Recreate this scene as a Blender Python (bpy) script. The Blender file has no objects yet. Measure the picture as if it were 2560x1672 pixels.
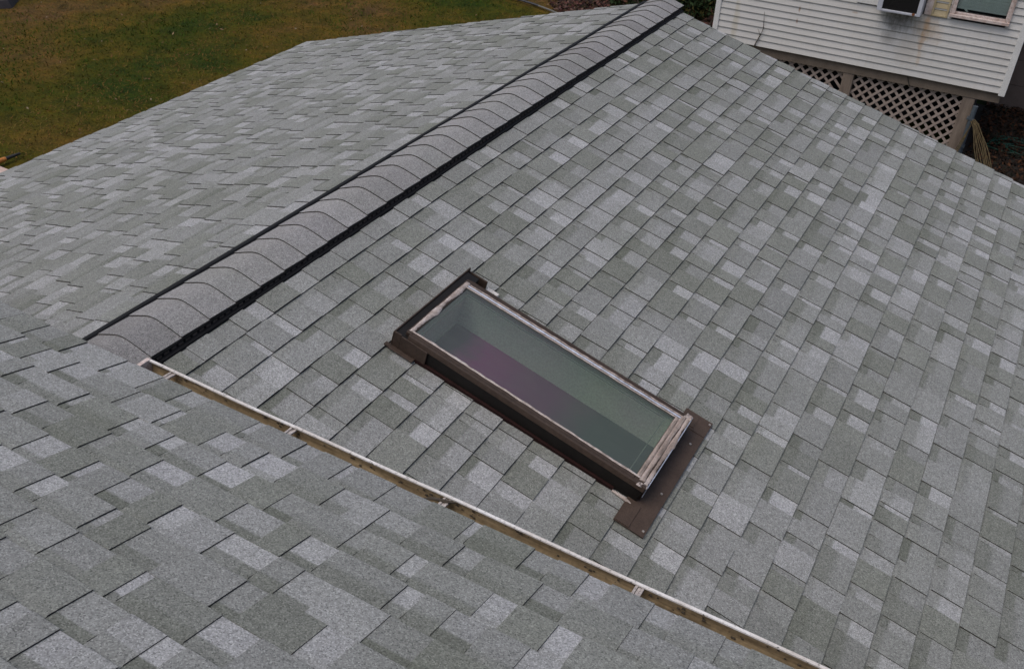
import bpy, bmesh, math, random
from math import sin, cos, radians, pi
from mathutils import Vector, Matrix, noise as mnoise

S = bpy.context.scene
C = S.collection
rnd = random.Random(7)

# ------------------------------------------------------------------ camera
F_PX, YAW, PITCH, ROLL = 2306.77, -0.504834, 0.626120, 0.033959
CAM = Vector((2.59983, -6.90021, 2.05949))
def cam_axes():
    f = Vector((sin(YAW)*cos(PITCH), cos(YAW)*cos(PITCH), -sin(PITCH)))
    r = Vector((cos(YAW), -sin(YAW), 0)); u = r.cross(f)
    r2 = r*cos(ROLL)+u*sin(ROLL); u2 = -r*sin(ROLL)+u*cos(ROLL)
    return r2, u2, f
cd = bpy.data.cameras.new('camera'); cam = bpy.data.objects.new('camera', cd); C.objects.link(cam)
r_, u_, f_ = cam_axes()
M = Matrix((r_, u_, -f_)).transposed().to_4x4(); M.translation = CAM
cam.matrix_world = M
cd.sensor_fit = 'HORIZONTAL'; cd.sensor_width = 36; cd.lens = F_PX/2560*36
cd.clip_start = .05; cd.clip_end = 1000
S.camera = cam

# ------------------------------------------------------------------ light
SUN_EL, SUN_AZ = radians(66), radians(215)
w = bpy.data.worlds.new('World'); S.world = w; w.use_nodes = True
nt = w.node_tree; bgn = nt.nodes['Background']
sky = nt.nodes.new('ShaderNodeTexSky'); sky.sky_type = 'NISHITA'; sky.sun_disc = False
sky.sun_elevation = SUN_EL; sky.sun_rotation = SUN_AZ
sky.air_density = 1.0; sky.dust_density = 5.0; sky.ozone_density = 1.0
nt.links.new(sky.outputs[0], bgn.inputs[0]); bgn.inputs[1].default_value = 0.15
sl = bpy.data.lights.new('sun', 'SUN'); sun = bpy.data.objects.new('sun', sl); C.objects.link(sun)
sl.energy = 1.05; sl.angle = radians(50); sl.color = (1, .98, .945)
sd = Vector((sin(SUN_AZ)*cos(SUN_EL), cos(SUN_AZ)*cos(SUN_EL), sin(SUN_EL)))
sun.rotation_euler = sd.to_track_quat('Z', 'Y').to_euler()
S.view_settings.view_transform = 'Standard'; S.view_settings.look = 'None'
S.view_settings.exposure = -0.12; S.view_settings.gamma = 1
S.cycles.max_bounces = 8; S.cycles.transparent_max_bounces = 12

# ------------------------------------------------------------------ materials
def new_mat(name):
    m = bpy.data.materials.new(name); m.use_nodes = True
    return m, m.node_tree, m.node_tree.nodes['Principled BSDF']
def N(nt, typ, **kw):
    n = nt.nodes.new(typ)
    for k, v in kw.items(): setattr(n, k, v)
    return n
def L(nt, a, b): nt.links.new(a, b)
def noise_n(nt, scale, detail=4, rough=.6, coord=None, sc=None):
    t = N(nt, 'ShaderNodeTexNoise'); t.inputs['Scale'].default_value = scale
    t.inputs['Detail'].default_value = detail; t.inputs['Roughness'].default_value = rough
    if coord is None:
        tc = N(nt, 'ShaderNodeTexCoord'); coord = tc.outputs['Object']
    if sc:
        mp = N(nt, 'ShaderNodeMapping'); mp.inputs['Scale'].default_value = sc
        L(nt, coord, mp.inputs['Vector']); coord = mp.outputs[0]
    L(nt, coord, t.inputs['Vector'])
    return t
def ramp(nt, fac, stops):
    r = N(nt, 'ShaderNodeValToRGB'); e = r.color_ramp.elements
    while len(e) < len(stops): e.new(.5)
    for el, (p, c) in zip(e, stops):
        el.position = p; el.color = (*c, 1) if len(c) == 3 else c
    L(nt, fac, r.inputs[0]); return r
def mixc(nt, fac, a, b, mode='MIX'):
    m = N(nt, 'ShaderNodeMix', data_type='RGBA', blend_type=mode)
    if isinstance(fac, (int, float)): m.inputs[0].default_value = fac
    else: L(nt, fac, m.inputs[0])
    for i, x in ((6, a), (7, b)):
        if isinstance(x, tuple): m.inputs[i].default_value = (*x, 1)
        else: L(nt, x, m.inputs[i])
    return m.outputs[2]
def bump(nt, bsdf, height, strength=.3, dist=.002):
    b = N(nt, 'ShaderNodeBump'); b.inputs['Strength'].default_value = strength
    b.inputs['Distance'].default_value = dist
    L(nt, height, b.inputs['Height']); L(nt, b.outputs[0], bsdf.inputs['Normal'])

def mottled(name, c1, c2, scale=8, rough=.7, metal=0, bmp=.2, sc=None, spec=.5, c3=None, fine=120):
    m, nt, b = new_mat(name)
    n = noise_n(nt, scale, 6, .65, sc=sc)
    st = [(.3, c1), (.7, c2)] if c3 is None else [(.28, c1), (.55, c2), (.8, c3)]
    r = ramp(nt, n.outputs[0], st)
    n2 = noise_n(nt, fine, 3, .6)
    g = ramp(nt, n2.outputs[0], [(.25, (.72,)*3), (.75, (1.2,)*3)])
    col = mixc(nt, 1.0, r.outputs[0], g.outputs[0], 'MULTIPLY')
    L(nt, col, b.inputs['Base Color'])
    b.inputs['Roughness'].default_value = rough; b.inputs['Metallic'].default_value = metal
    b.inputs['Specular IOR Level'].default_value = spec
    if bmp: bump(nt, b, n2.outputs[0], bmp, .003)
    return m

def granule_mat(name, gscale=300):
    """asphalt granules: face colour attribute x stone speckle"""
    m, nt, b = new_mat(name)
    at = N(nt, 'ShaderNodeAttribute', attribute_name='tone')
    tc = N(nt, 'ShaderNodeTexCoord')
    v = N(nt, 'ShaderNodeTexVoronoi'); v.inputs['Scale'].default_value = gscale
    L(nt, tc.outputs['Object'], v.inputs['Vector'])
    sep = N(nt, 'ShaderNodeSeparateColor'); L(nt, v.outputs['Color'], sep.inputs[0])
    sp = ramp(nt, sep.outputs[0], [(0, (.50,)*3), (.15, (.78,)*3), (.55, (.98,)*3), (.86, (1.17,)*3), (1, (1.5,)*3)])
    n2 = noise_n(nt, 60, 5, .8, tc.outputs['Object'])
    sp2 = ramp(nt, n2.outputs[0], [(.25, (.8,)*3), (.75, (1.2,)*3)])
    n3 = noise_n(nt, 1.6, 5, .6, tc.outputs['Object'])
    sp3 = ramp(nt, n3.outputs[0], [(.3, (.88, .89, .86)), (.7, (1.08, 1.08, 1.1))])
    c = mixc(nt, 1, at.outputs['Color'], sp.outputs[0], 'MULTIPLY')
    c = mixc(nt, 1, c, sp2.outputs[0], 'MULTIPLY')
    c = mixc(nt, 1, c, sp3.outputs[0], 'MULTIPLY')
    L(nt, c, b.inputs['Base Color']); b.inputs['Roughness'].default_value = .9
    b.inputs['Specular IOR Level'].default_value = .25
    bump(nt, b, sep.outputs[1], .45, .0012)
    return m

M_SHINGLE = granule_mat('asphalt_granules')
M_BLACK = mottled('black_plastic', (.007, .007, .008), (.013, .013, .014), 20, .6, bmp=.1, spec=.12)
M_BAFFLE = mottled('dusty_black_plastic', (.034, .028, .025), (.062, .052, .047), 30, .8, bmp=.1, spec=.15)
M_BROWN = mottled('brown_painted_metal', (.036, .024, .018), (.056, .039, .030), 9, .6, spec=.25, bmp=.1, fine=60)
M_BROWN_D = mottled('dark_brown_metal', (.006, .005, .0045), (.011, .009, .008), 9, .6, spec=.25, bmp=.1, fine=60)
M_FLASH = mottled('brown_flashing', (.050, .034, .026), (.076, .053, .041), 14, .65, bmp=.15, fine=200, spec=.25)
M_RUST = mottled('red_brown_primer', (.012, .004, .0035), (.022, .007, .006), 18, .8, spec=.2)
M_CAULK = mottled('weathered_caulk', (.17, .125, .10), (.42, .36, .33), 26, .6, c3=(.55, .53, .53), bmp=.4, fine=90)
M_CAULK2 = mottled('streaked_weathered_caulk', (.10, .075, .058), (.36, .29, .25), 30, .6, c3=(.55, .52, .52), bmp=.4, fine=90, sc=(1.6, .18, 1.6))
M_SILVER = mottled('scuffed_aluminium', (.30, .33, .40), (.58, .62, .72), 40, .38, metal=.25, bmp=.3, sc=(1, 1, 1))
M_BRACKET = mottled('dull_bracket', (.26, .22, .20), (.50, .47, .45), 60, .5)
M_LIP_SHADE = mottled('painted_shade_under_lip', (.022, .017, .013), (.06, .045, .03), 30, .8)  # shadow line below the gutter lip, put into the colour
M_SPACER = mottled('grey_spacer', (.12, .15, .13), (.17, .20, .18), 20, .7, bmp=0)
M_SCREW = mottled('screw_metal', (.28, .25, .22), (.38, .35, .32), 50, .5, metal=.3)
M_BRONZE = mottled('stained_gutter_interior', (.16, .118, .07), (.36, .275, .165), 5, .4, metal=.2, c3=(.60, .47, .30), bmp=.2, fine=70, sc=(1, 5, 14))
M_TIMBER = mottled('timber', (.14, .10, .075), (.24, .18, .14), 7, .8, sc=(1, 1, .2))
M_HWALL = mottled('stucco_wall', (.40, .38, .34), (.46, .44, .40), 12, .9)

def gutter_white():
    m, nt, b = new_mat('speckled_white_metal')
    n = noise_n(nt, 95, 3, .7); r = ramp(nt, n.outputs[0], [(.31, (.05, .045, .04)), (.40, (.62, .60, .58)), (.7, (.74, .73, .72))])
    n2 = noise_n(nt, 6, 3); r2 = ramp(nt, n2.outputs[0], [(.35, (.80, .76, .72)), (.6, (1, 1, 1))])
    L(nt, mixc(nt, 1, r.outputs[0], r2.outputs[0], 'MULTIPLY'), b.inputs['Base Color'])
    b.inputs['Roughness'].default_value = .45
    return m
M_GWHITE = gutter_white()

def siding_mat():
    m, nt, b = new_mat('vinyl_siding_stained')
    tc = N(nt, 'ShaderNodeTexCoord'); ob = tc.outputs['Object']
    sx = N(nt, 'ShaderNodeSeparateXYZ'); L(nt, ob, sx.inputs[0])
    n = noise_n(nt, 2.2, 5, .6, ob); base = ramp(nt, n.outputs[0], [(.3, (.52, .51, .49)), (.7, (.575, .565, .55))]).outputs[0]
    # drip marks running down
    ns = noise_n(nt, 1.0, 6, .7, ob, (16, 16, 1.2))
    dr = ramp(nt, ns.outputs[0], [(.55, (1, 1, 1)), (.75, (.90, .88, .84))]).outputs[0]
    base = mixc(nt, .8, base, dr, 'MULTIPLY')
    nz = noise_n(nt, 1, 5, .75, ob, (26, 26, 7))
    def blot(cx, cz, rx, rz, power=1.0, wob=.5):
        # soft elliptical mask with a ragged outline
        def axis(o, c, r_):
            a = N(nt, 'ShaderNodeMath', operation='SUBTRACT'); L(nt, o, a.inputs[0]); a.inputs[1].default_value = c
            d = N(nt, 'ShaderNodeMath', operation='DIVIDE'); L(nt, a.outputs[0], d.inputs[0]); d.inputs[1].default_value = r_
            p = N(nt, 'ShaderNodeMath', operation='POWER'); L(nt, d.outputs[0], p.inputs[0]); p.inputs[1].default_value = 2
            return p.outputs[0]
        s = N(nt, 'ShaderNodeMath', operation='ADD'); L(nt, axis(sx.outputs[0], cx, rx), s.inputs[0]); L(nt, axis(sx.outputs[2], cz, rz), s.inputs[1])
        k = N(nt, 'ShaderNodeMath', operation='MULTIPLY_ADD'); L(nt, nz.outputs[0], k.inputs[0]); k.inputs[1].default_value = wob*4; k.inputs[2].default_value = -wob*2
        t = N(nt, 'ShaderNodeMath', operation='ADD'); L(nt, s.outputs[0], t.inputs[0]); L(nt, k.outputs[0], t.inputs[1])
        mr = N(nt, 'ShaderNodeMapRange'); L(nt, t.outputs[0], mr.inputs[0])
        mr.inputs[1].default_value = 1.0; mr.inputs[2].default_value = 0.0; mr.inputs[3].default_value = 0; mr.inputs[4].default_value = power
        return mr.outputs[0]
    for (cx, cz, rx, rz, pw, colr) in (
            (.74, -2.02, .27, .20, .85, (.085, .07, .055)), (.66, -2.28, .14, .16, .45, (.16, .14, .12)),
            (1.12, -2.05, .22, .22, .5, (.36, .25, .14)), (1.14, -2.00, .05, .14, .45, (.42, .22, .07)), (1.132, -2.25, .045, .20, .6, (.42, .23, .08)), (1.19, -2.15, .03, .14, .35, (.42, .27, .12)),
            (1.155, -2.52, .035, .14, .35, (.46, .29, .12)), (1.3, -2.15, .14, .18, .30, (.42, .30, .18)), (1.0, -2.4, .25, .35, .22, (.42, .33, .22)),
            (-.727, -2.13, .020, .055, .85, (.22, .12, .05)), (-.731, -2.31, .022, .045, .85, (.24, .13, .08)),
            (-1.7, -2.5, .06, .5, .5, (.42, .38, .27)), (.1, -2.03, .05, .02, .5, (.3, .2, .12))):
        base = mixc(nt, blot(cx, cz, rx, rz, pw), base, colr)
    L(nt, base, b.inputs['Base Color']); b.inputs['Roughness'].default_value = .5
    return m
M_SIDING = siding_mat()
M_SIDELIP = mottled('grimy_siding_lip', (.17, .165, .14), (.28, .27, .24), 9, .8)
M_TRIMW = mottled('white_trim', (.60, .60, .59), (.70, .70, .69), 5, .5, bmp=.05)
M_YELLOW = mottled('yellowed_vinyl', (.36, .29, .17), (.46, .39, .25), 6, .5, bmp=.05)
M_SILL = mottled('peeling_painted_wood', (.32, .22, .18), (.56, .48, .45), 14, .7, c3=(.62, .58, .56), bmp=.3)
M_WOODG = mottled('weathered_brown_wood', (.13, .10, .08), (.24, .19, .15), 5, .85, sc=(3, 3, .5), bmp=.4)
M_BEAM = mottled('old_beam_wood', (.10, .078, .06), (.17, .135, .105), 4, .9, bmp=.4)
M_LATTICE = mottled('pinkish_tan_lattice', (.27, .215, .185), (.35, .285, .25), 6, .8, bmp=.15)
M_ACBODY = mottled('grey_white_ac_casing', (.42, .44, .50), (.52, .53, .58), 8, .5)
M_GRILLE = mottled('dark_coil_fins', (.012, .011, .011), (.022, .02, .02), 30, .8)
M_RUSTSPOT = mottled('rust', (.12, .04, .015), (.25, .10, .04), 40, .9)
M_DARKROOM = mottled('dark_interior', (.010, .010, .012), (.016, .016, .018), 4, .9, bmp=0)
M_BLIND = mottled('grey_green_blind', (.70, .80, .70), (.80, .88, .80), 5, .6, bmp=0)
M_FOUND = mottled('brown_block_wall', (.095, .072, .062), (.15, .115, .10), 2.5, .9, bmp=.4)
M_SHAFT = mottled('shaft_drywall', (.68, .77, .68), (.80, .87, .79), 3, .9, bmp=0)
M_ROPE = mottled('straw_coloured_strand', (.05, .036, .016), (.13, .095, .042), 25, .9, bmp=.4)
M_PIPE = mottled('blue_grey_pipe', (.05, .066, .082), (.09, .11, .13), 8, .45)
M_HOSE = mottled('green_hose', (.002, .022, .015), (.004, .05, .032), 20, .55, spec=.3)
M_TWIG = mottled('dry_twig', (.035, .028, .02), (.07, .055, .04), 30, .9)
M_ORANGE = mottled('orange_handle', (.40, .14, .02), (.55, .21, .04), 14, .5)
M_GRIP = mottled('black_rubber', (.010, .010, .011), (.02, .02, .02), 14, .7)
M_BOARD = mottled('pinkish_bare_board', (.40, .29, .25), (.55, .43, .38), 9, .8, sc=(1, 6, 6))
M_STONE = mottled('slate_stone', (.014, .011, .014), (.026, .022, .025), 6, .85)
M_CABLE = mottled('black_tube', (.012, .012, .014), (.03, .03, .032), 20, .5)
M_CABLEG = mottled('grey_tube', (.07, .07, .062), (.15, .145, .13), 20, .6)

def skylight_glass():
    m, nt, b = new_mat('coated_skylight_glass')
    out = nt.nodes['Material Output']; nt.nodes.remove(b)
    tr = N(nt, 'ShaderNodeBsdfTransparent'); gl = N(nt, 'ShaderNodeBsdfGlossy'); df = N(nt, 'ShaderNodeBsdfDiffuse')
    tc = N(nt, 'ShaderNodeTexCoord')
    n = noise_n(nt, 1.5, 2, .5, tc.outputs['Object'])
    r = ramp(nt, n.outputs[0], [(.36, (.82, .94, .88)), (.48, (.88, .95, .86)), (.58, (.90, .86, .90)), (.68, (.86, .93, .90))])
    L(nt, r.outputs[0], tr.inputs[0])
    gl.inputs['Roughness'].default_value = .06
    n2 = noise_n(nt, 1.2, 2, .5, tc.outputs['Object'])
    r2 = ramp(nt, n2.outputs[0], [(.40, (.70, 1, .82)), (.55, (1, .8, 1)), (.65, (.75, .95, 1))])
    L(nt, r2.outputs[0], gl.inputs[0])
    df.inputs[0].default_value = (.30, .345, .29, 1)
    fr = N(nt, 'ShaderNodeFresnel'); fr.inputs[0].default_value = 1.62
    m1 = N(nt, 'ShaderNodeMixShader'); L(nt, fr.outputs[0], m1.inputs[0]); L(nt, tr.outputs[0], m1.inputs[1]); L(nt, gl.outputs[0], m1.inputs[2])
    n3 = noise_n(nt, 9, 5, .7, tc.outputs['Object'], (1, 6, 1))
    dust = ramp(nt, n3.outputs[0], [(.3, (.13,)*3), (.75, (.19,)*3)])
    m2 = N(nt, 'ShaderNodeMixShader'); L(nt, dust.outputs[0], m2.inputs[0]); L(nt, m1.outputs[0], m2.inputs[1]); L(nt, df.outputs[0], m2.inputs[2])
    L(nt, m2.outputs[0], out.inputs[0])
    return m
M_SKYGLASS = skylight_glass()
def shade_cloth():
    m, nt, b = new_mat('plum_grey_shade')
    tc = N(nt, 'ShaderNodeTexCoord'); sp = N(nt, 'ShaderNodeSeparateXYZ'); L(nt, tc.outputs['Object'], sp.inputs[0])
    n = noise_n(nt, 3.0, 3, .5, tc.outputs['Object'])
    a = N(nt, 'ShaderNodeMath', operation='MULTIPLY_ADD'); L(nt, n.outputs[0], a.inputs[0]); a.inputs[1].default_value = .5; L(nt, sp.outputs[0], a.inputs[2])
    mr = N(nt, 'ShaderNodeMapRange'); L(nt, a.outputs[0], mr.inputs[0]); mr.inputs[1].default_value = .95; mr.inputs[2].default_value = 2.05
    r = ramp(nt, mr.outputs[0], [(.03, (.06, .03, .06)), (.12, (.20, .010, .13)), (.48, (.11, .014, .075)), (.75, (.026, .034, .040))])
    L(nt, r.outputs[0], b.inputs['Base Color']); b.inputs['Roughness'].default_value = .8
    return m
M_SHADE = shade_cloth()
def window_glass():
    m, nt, b = new_mat('window_glass'); out = nt.nodes['Material Output']; nt.nodes.remove(b)
    tr = N(nt, 'ShaderNodeBsdfTransparent'); gl = N(nt, 'ShaderNodeBsdfGlossy'); gl.inputs['Roughness'].default_value = .03
    tr.inputs[0].default_value = (.95, .97, .95, 1)
    fr = N(nt, 'ShaderNodeFresnel'); fr.inputs[0].default_value = 1.5
    mx = N(nt, 'ShaderNodeMixShader'); L(nt, fr.outputs[0], mx.inputs[0]); L(nt, tr.outputs[0], mx.inputs[1]); L(nt, gl.outputs[0], mx.inputs[2])
    L(nt, mx.outputs[0], out.inputs[0]); return m
M_WGLASS = window_glass()

# ------------------------------------------------------------------ object helpers
def link(name, me, mats, parent=None):
    o = bpy.data.objects.new(name, me); C.objects.link(o)
    for m in (mats if isinstance(mats, (list, tuple)) else [mats]): me.materials.append(m)
    if parent: o.parent = parent
    return o
def tag(o, label=None, cat=None, group=None, kind=None):
    if label: o['label'] = label
    if cat: o['category'] = cat
    if group: o['group'] = group
    if kind: o['kind'] = kind
    return o
def empty(name, loc=(0, 0, 0)):
    o = bpy.data.objects.new(name, None); C.objects.link(o); o.location = loc; o.empty_display_size = .2; return o
class MB:
    def __init__(s): s.v = []; s.f = []; s.c = []; s.mi = []; s.sm = []
    def vert(s, p): s.v.append(tuple(p)); return len(s.v)-1
    def face(s, pts, cols=None, mi=0, smooth=False):
        i = [s.vert(p) for p in pts]; s.f.append(i); s.mi.append(mi); s.sm.append(smooth)
        if cols is None: cols = [(1, 1, 1)]*len(pts)
        elif isinstance(cols[0], (int, float)): cols = [cols]*len(pts)
        s.c += [(*c, 1) for c in cols]
    def hexa(s, p, mi=0, cols=None):
        """8 points: bottom ring 0-3, top ring 4-7"""
        for q in ((3, 2, 1, 0), (4, 5, 6, 7), (0, 1, 5, 4), (1, 2, 6, 5), (2, 3, 7, 6), (3, 0, 4, 7)):
            s.face([p[k] for k in q], cols, mi)
    def box(s, x0, x1, y0, y1, z0, z1, T=None, mi=0, cols=None):
        p = [(x0, y0, z0), (x1, y0, z0), (x1, y1, z0), (x0, y1, z0), (x0, y0, z1), (x1, y0, z1), (x1, y1, z1), (x0, y1, z1)]
        if T: p = [T(*q) for q in p]
        s.hexa(p, mi, cols)
    def tube(s, path, rad, n=8, mi=0, caps=True):
        path = [Vector(p) for p in path]
        if not isinstance(rad, (list, tuple)): rad = [rad]*len(path)
        rings = []; ref = Vector((.13, .21, .97))
        for i, p in enumerate(path):
            d = (path[min(i+1, len(path)-1)]-path[max(i-1, 0)]).normalized()
            if abs(d.dot(ref)) > .97: ref = Vector((1, .1, 0))
            a = d.cross(ref).normalized(); b = d.cross(a).normalized()
            rings.append([p+(a*cos(2*pi*k/n)+b*sin(2*pi*k/n))*rad[i] for k in range(n)])
        for i in range(len(rings)-1):
            for k in range(n):
                s.face([rings[i][k], rings[i][(k+1) % n], rings[i+1][(k+1) % n], rings[i+1][k]], None, mi, True)
        if caps:
            s.face(rings[0][::-1], None, mi); s.face(rings[-1], None, mi)
    def build(s, name, mats, parent=None, weld=False, bevel=0):
        me = bpy.data.meshes.new(name); me.from_pydata(s.v, [], s.f); me.update()
        ca = me.color_attributes.new('tone', 'FLOAT_COLOR', 'CORNER')
        flat = [x for c in s.c for x in c]
        ca.data.foreach_set('color', flat)
        me.polygons.foreach_set('material_index', s.mi); me.polygons.foreach_set('use_smooth', s.sm)
        if weld or bevel:
            bm = bmesh.new(); bm.from_mesh(me); bmesh.ops.remove_doubles(bm, verts=bm.verts, dist=1e-5); bmesh.ops.recalc_face_normals(bm, faces=bm.faces)
            bm.to_mesh(me); bm.free()
        o = link(name, me, mats, parent)
        if bevel:
            md = o.modifiers.new('bevel', 'BEVEL'); md.width = bevel; md.segments = 2; md.limit_method = 'ANGLE'
        return o

# ------------------------------------------------------------------ roof frames
TH = 0.270148                      # pitch of the lower roof
def RP(s, y, h=0): return Vector((s*cos(TH)+h*sin(TH), y, -s*sin(TH)+h*cos(TH)))
def LP(s, y, h=0):
    s2 = s*(3.784+.048*y)/3.784 if y < 0 else s
    return Vector((-s2*cos(TH)-h*sin(TH), y, -s2*sin(TH)+h*cos(TH)))
TF = 0.315
F_Y, F_Z = -5.3225, 0.042
def FP(s, x, h=0):                 # s = metres up from the eave (towards the camera)
    return Vector((x, F_Y-s*cos(TF)+h*sin(TF), F_Z+s*sin(TF)+h*cos(TF)))

LIGHT, MID, GREEN, DKGREEN = (.300, .305, .308), (.214, .220, .213), (.172, .180, .162), (.126, .134, .115)
def lerp(a, b, t): return tuple(x+(y-x)*t for x, y in zip(a, b))
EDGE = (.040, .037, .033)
def shingles(P, s0, e, ncourse, ua, ub, seed, flip=False, skip=None, wscale=1.0, th=.0050, edge=None, soft_=1.0, alt=.93):
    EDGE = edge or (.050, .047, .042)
    """laminated shingle courses. P(s, u, h); s runs DOWN the slope; butt of course k is at s0+(k+1)*e.
    flip: handedness of the (s,u) frame, so that normals face up."""
    R = random.Random(seed); mb = MB()
    def fc(pts, cols, mi=0):
        if flip: 
            pts = pts[::-1]; cols = cols[::-1] if not isinstance(cols[0], (int, float)) else cols
        mb.face(pts, cols, mi)
    for k in range(ncourse):
        sa, sb = s0+k*e, s0+(k+1)*e
        sb += R.uniform(-.002, .002)
        u = ua-R.uniform(0, .25); tooth = R.random() < .5
        ctone = R.uniform(.95, 1.05)
        prevh = None
        lastbutt = 0
        while u < ub:
            if tooth: wd = R.choice([.085, .11, .13, .15, .165, .19])*R.uniform(.9, 1.1)*wscale
            else: wd = R.choice([.05, .07, .085, .10, .12, .03])*R.uniform(.9, 1.1)*wscale
            a, b_ = max(u, ua), min(u+wd, ub); u += wd
            if b_-a < .004: tooth = not tooth; continue
            spans = [(a, b_)]
            if skip and sb > skip[0] and sa < skip[1]:
                spans = []
                if a < skip[2]: spans.append((a, min(b_, skip[2])))
                if b_ > skip[3]: spans.append((max(a, skip[3]), b_))
            q = R.random()
            if tooth: base = MID if q < .46 else (lerp(MID, GREEN, .7) if q < .72 else (GREEN if q < .86 else lerp(MID, LIGHT, .55)))
            else: base = LIGHT if q < .40 else (lerp(MID, LIGHT, .5) if q < .65 else MID)
            kk = ctone*R.uniform(.94, 1.06); base = tuple(c*kk for c in base)
            g = R.random()
            if tooth: band, depth, soft = (.0, 0, 0) if g < .25 else (R.uniform(.25, .7), R.uniform(.15, .42), R.uniform(.06, .25))
            else: band, depth, soft = (R.uniform(.5, .95), R.uniform(.22, .42), R.uniform(.02, .08)) if g < .85 else (.25, .2, .1)
            base = lerp((.224, .230, .221), base, soft_); band *= soft_**.5
            top = lerp(base, DKGREEN if R.random() < .75 else GREEN, band)
            ht = th if tooth else .0010
            ht += R.uniform(-.0008, .0012)
            fr = sorted([0, max(.02, depth), min(.97, depth+soft+.01), 1.0])
            db = R.uniform(-.0016, .0016); da = R.uniform(-.0016, .0016)
            for (a2, b2) in spans:
                if b2-a2 < .003: continue
                rows = []
                for t in fr:
                    s = sa+(sb-sa)*t
                    h = -.0040+.0045*t+ht*(1 if t > 0 else .25)
                    cc = top if t <= depth+1e-4 else base
                    rows.append((P(s, a2, h), P(s, b2, h), cc))
                # extra asphalt line tucked against the butt above
                for (p0, p1, c0), (q0, q1, c1) in zip(rows[:-1], rows[1:]):
                    fc([p0, q0, q1, p1], [c0, c1, c1, c0])
                n_ = rows[-1]
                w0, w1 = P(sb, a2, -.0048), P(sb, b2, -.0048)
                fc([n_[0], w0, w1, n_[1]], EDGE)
                # dark line just below the butt
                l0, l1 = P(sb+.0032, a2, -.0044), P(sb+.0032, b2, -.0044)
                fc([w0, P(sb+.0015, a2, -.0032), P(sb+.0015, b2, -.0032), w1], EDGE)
                if tooth:
                    hh = .0025
                    for uu, sg in ((a2, -1), (b2, 1)):
                        if uu in (a, b_) or True:
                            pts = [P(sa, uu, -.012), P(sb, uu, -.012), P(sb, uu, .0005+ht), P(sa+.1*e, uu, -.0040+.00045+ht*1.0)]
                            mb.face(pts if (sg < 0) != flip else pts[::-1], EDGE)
                elif R.random() < .05:   # slit between two butted shingles
                    pass
            tooth = not tooth if R.random() < alt else tooth
    return mb

E_R = .143; S0 = .295057
RAKE_Y = 0.0; FRONT_Y = -5.55
R_EAVE = S0+24*E_R
house = tag(empty('house', (0, 0, -3.9)), 'nearest house, covered in grey asphalt shingles, with a skylight, ridge vent and short gutter', 'house')
HOFF = Vector((0, 0, 3.9))
def hpart(o, label=None):
    o.parent = house; o.location = HOFF
    if label: o['label'] = label
    return o

# right slope (with the opening for the skylight)
SK = (.74, 1.86, -4.452, -4.052)
mb = shingles(RP, S0-E_R, E_R, 25, FRONT_Y, RAKE_Y, 11, flip=True, skip=SK)
hpart(mb.build('roof_slope', M_SHINGLE), 'shingled roof slope around the skylight, right of the ridge')
# left slope
mb = shingles(LP, .15, .1397, 26, FRONT_Y, RAKE_Y, 23, flip=False, wscale=1.10, th=.0054, edge=(.070, .069, .068), soft_=.88)
hpart(mb.build('roof_slope', M_SHINGLE), 'shingled roof slope beside the lawn, left of the ridge')
# upper slope in the foreground; its frame counts s upwards, so turn it round
FS = 32; E_F = .128
def FPd(s, x, h): return FP(FS*E_F-s, x, h)
mb = shingles(FPd, 0, E_F, FS, -4.2, 4.7, 37, flip=True, wscale=1.06, th=.0048, edge=(.052, .050, .048), soft_=1.0, alt=.985)
hpart(mb.build('roof_slope', M_SHINGLE), 'foreground shingled roof slope behind the gutter')

# decks, boards and walls under the shingles
mb = MB()
def slab(P, s0, s1, u0, u1, mbx, h0=-.05, h1=-.0125):
    mbx.box(s0, s1, u0, u1, h0, h1, T=lambda a, b, c: P(a, b, c))
slab(RP, 0, SK[0], FRONT_Y, -.004, mb); slab(RP, SK[1], R_EAVE-.01, FRONT_Y, -.004, mb)
slab(RP, SK[0], SK[1], FRONT_Y, SK[2], mb); slab(RP, SK[0], SK[1], SK[3], -.004, mb)
slab(LP, 0, 3.76, FRONT_Y, -.004, mb)
slab(FP, .035, FS*E_F, -4.19, 4.69, mb)
hpart(mb.build('roof_deck', M_TIMBER))
mb = MB()
for P_, se in ((RP, R_EAVE-.02), (LP, 3.75)):
    mb.box(0, se, -.07, -.012, -.20, -.0505, T=lambda a, b, c, P_=P_: P_(a, b, c))
hpart(mb.build('rake_board', M_TRIMW))
mb = MB(); mb.box(R_EAVE-.07, R_EAVE-.045, FRONT_Y, -.08, -.20, -.0505, T=RP); mb.box(3.70, 3.725, FRONT_Y, -.08, -.20, -.0505, T=LP)
mb.box(-4.15, 4.65, F_Y-.055, F_Y-.03, F_Z-.16, F_Z-.055)
hpart(mb.build('fascia_board', M_TRIMW))
mb = MB()
g = -3.9
def wallp(pts, mbx, th=.15, d=Vector((0, -1, 0))):
    b0 = [Vector(p) for p in pts]; b1 = [p+d*th for p in b0]
    n = len(b0); mbx.face(b0[::-1]); mbx.face(b1)
    for i in range(n): mbx.face([b0[i], b0[(i+1) % n], b1[(i+1) % n], b1[i]])
xr, xl = 3.25, -3.2
zr, zl = -xr*math.tan(TH)-.06, xl*math.tan(TH)-.06
wallp([(xl, -.35, g), (xr, -.35, g), (xr, -.35, zr), (0, -.35, -.06), (xl, -.35, zl)], mb)
mb.box(xr-.15, xr, -9.3, -.5, g, zr); mb.box(xl, xl+.15, -9.3, -.5, g, zl)
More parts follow.
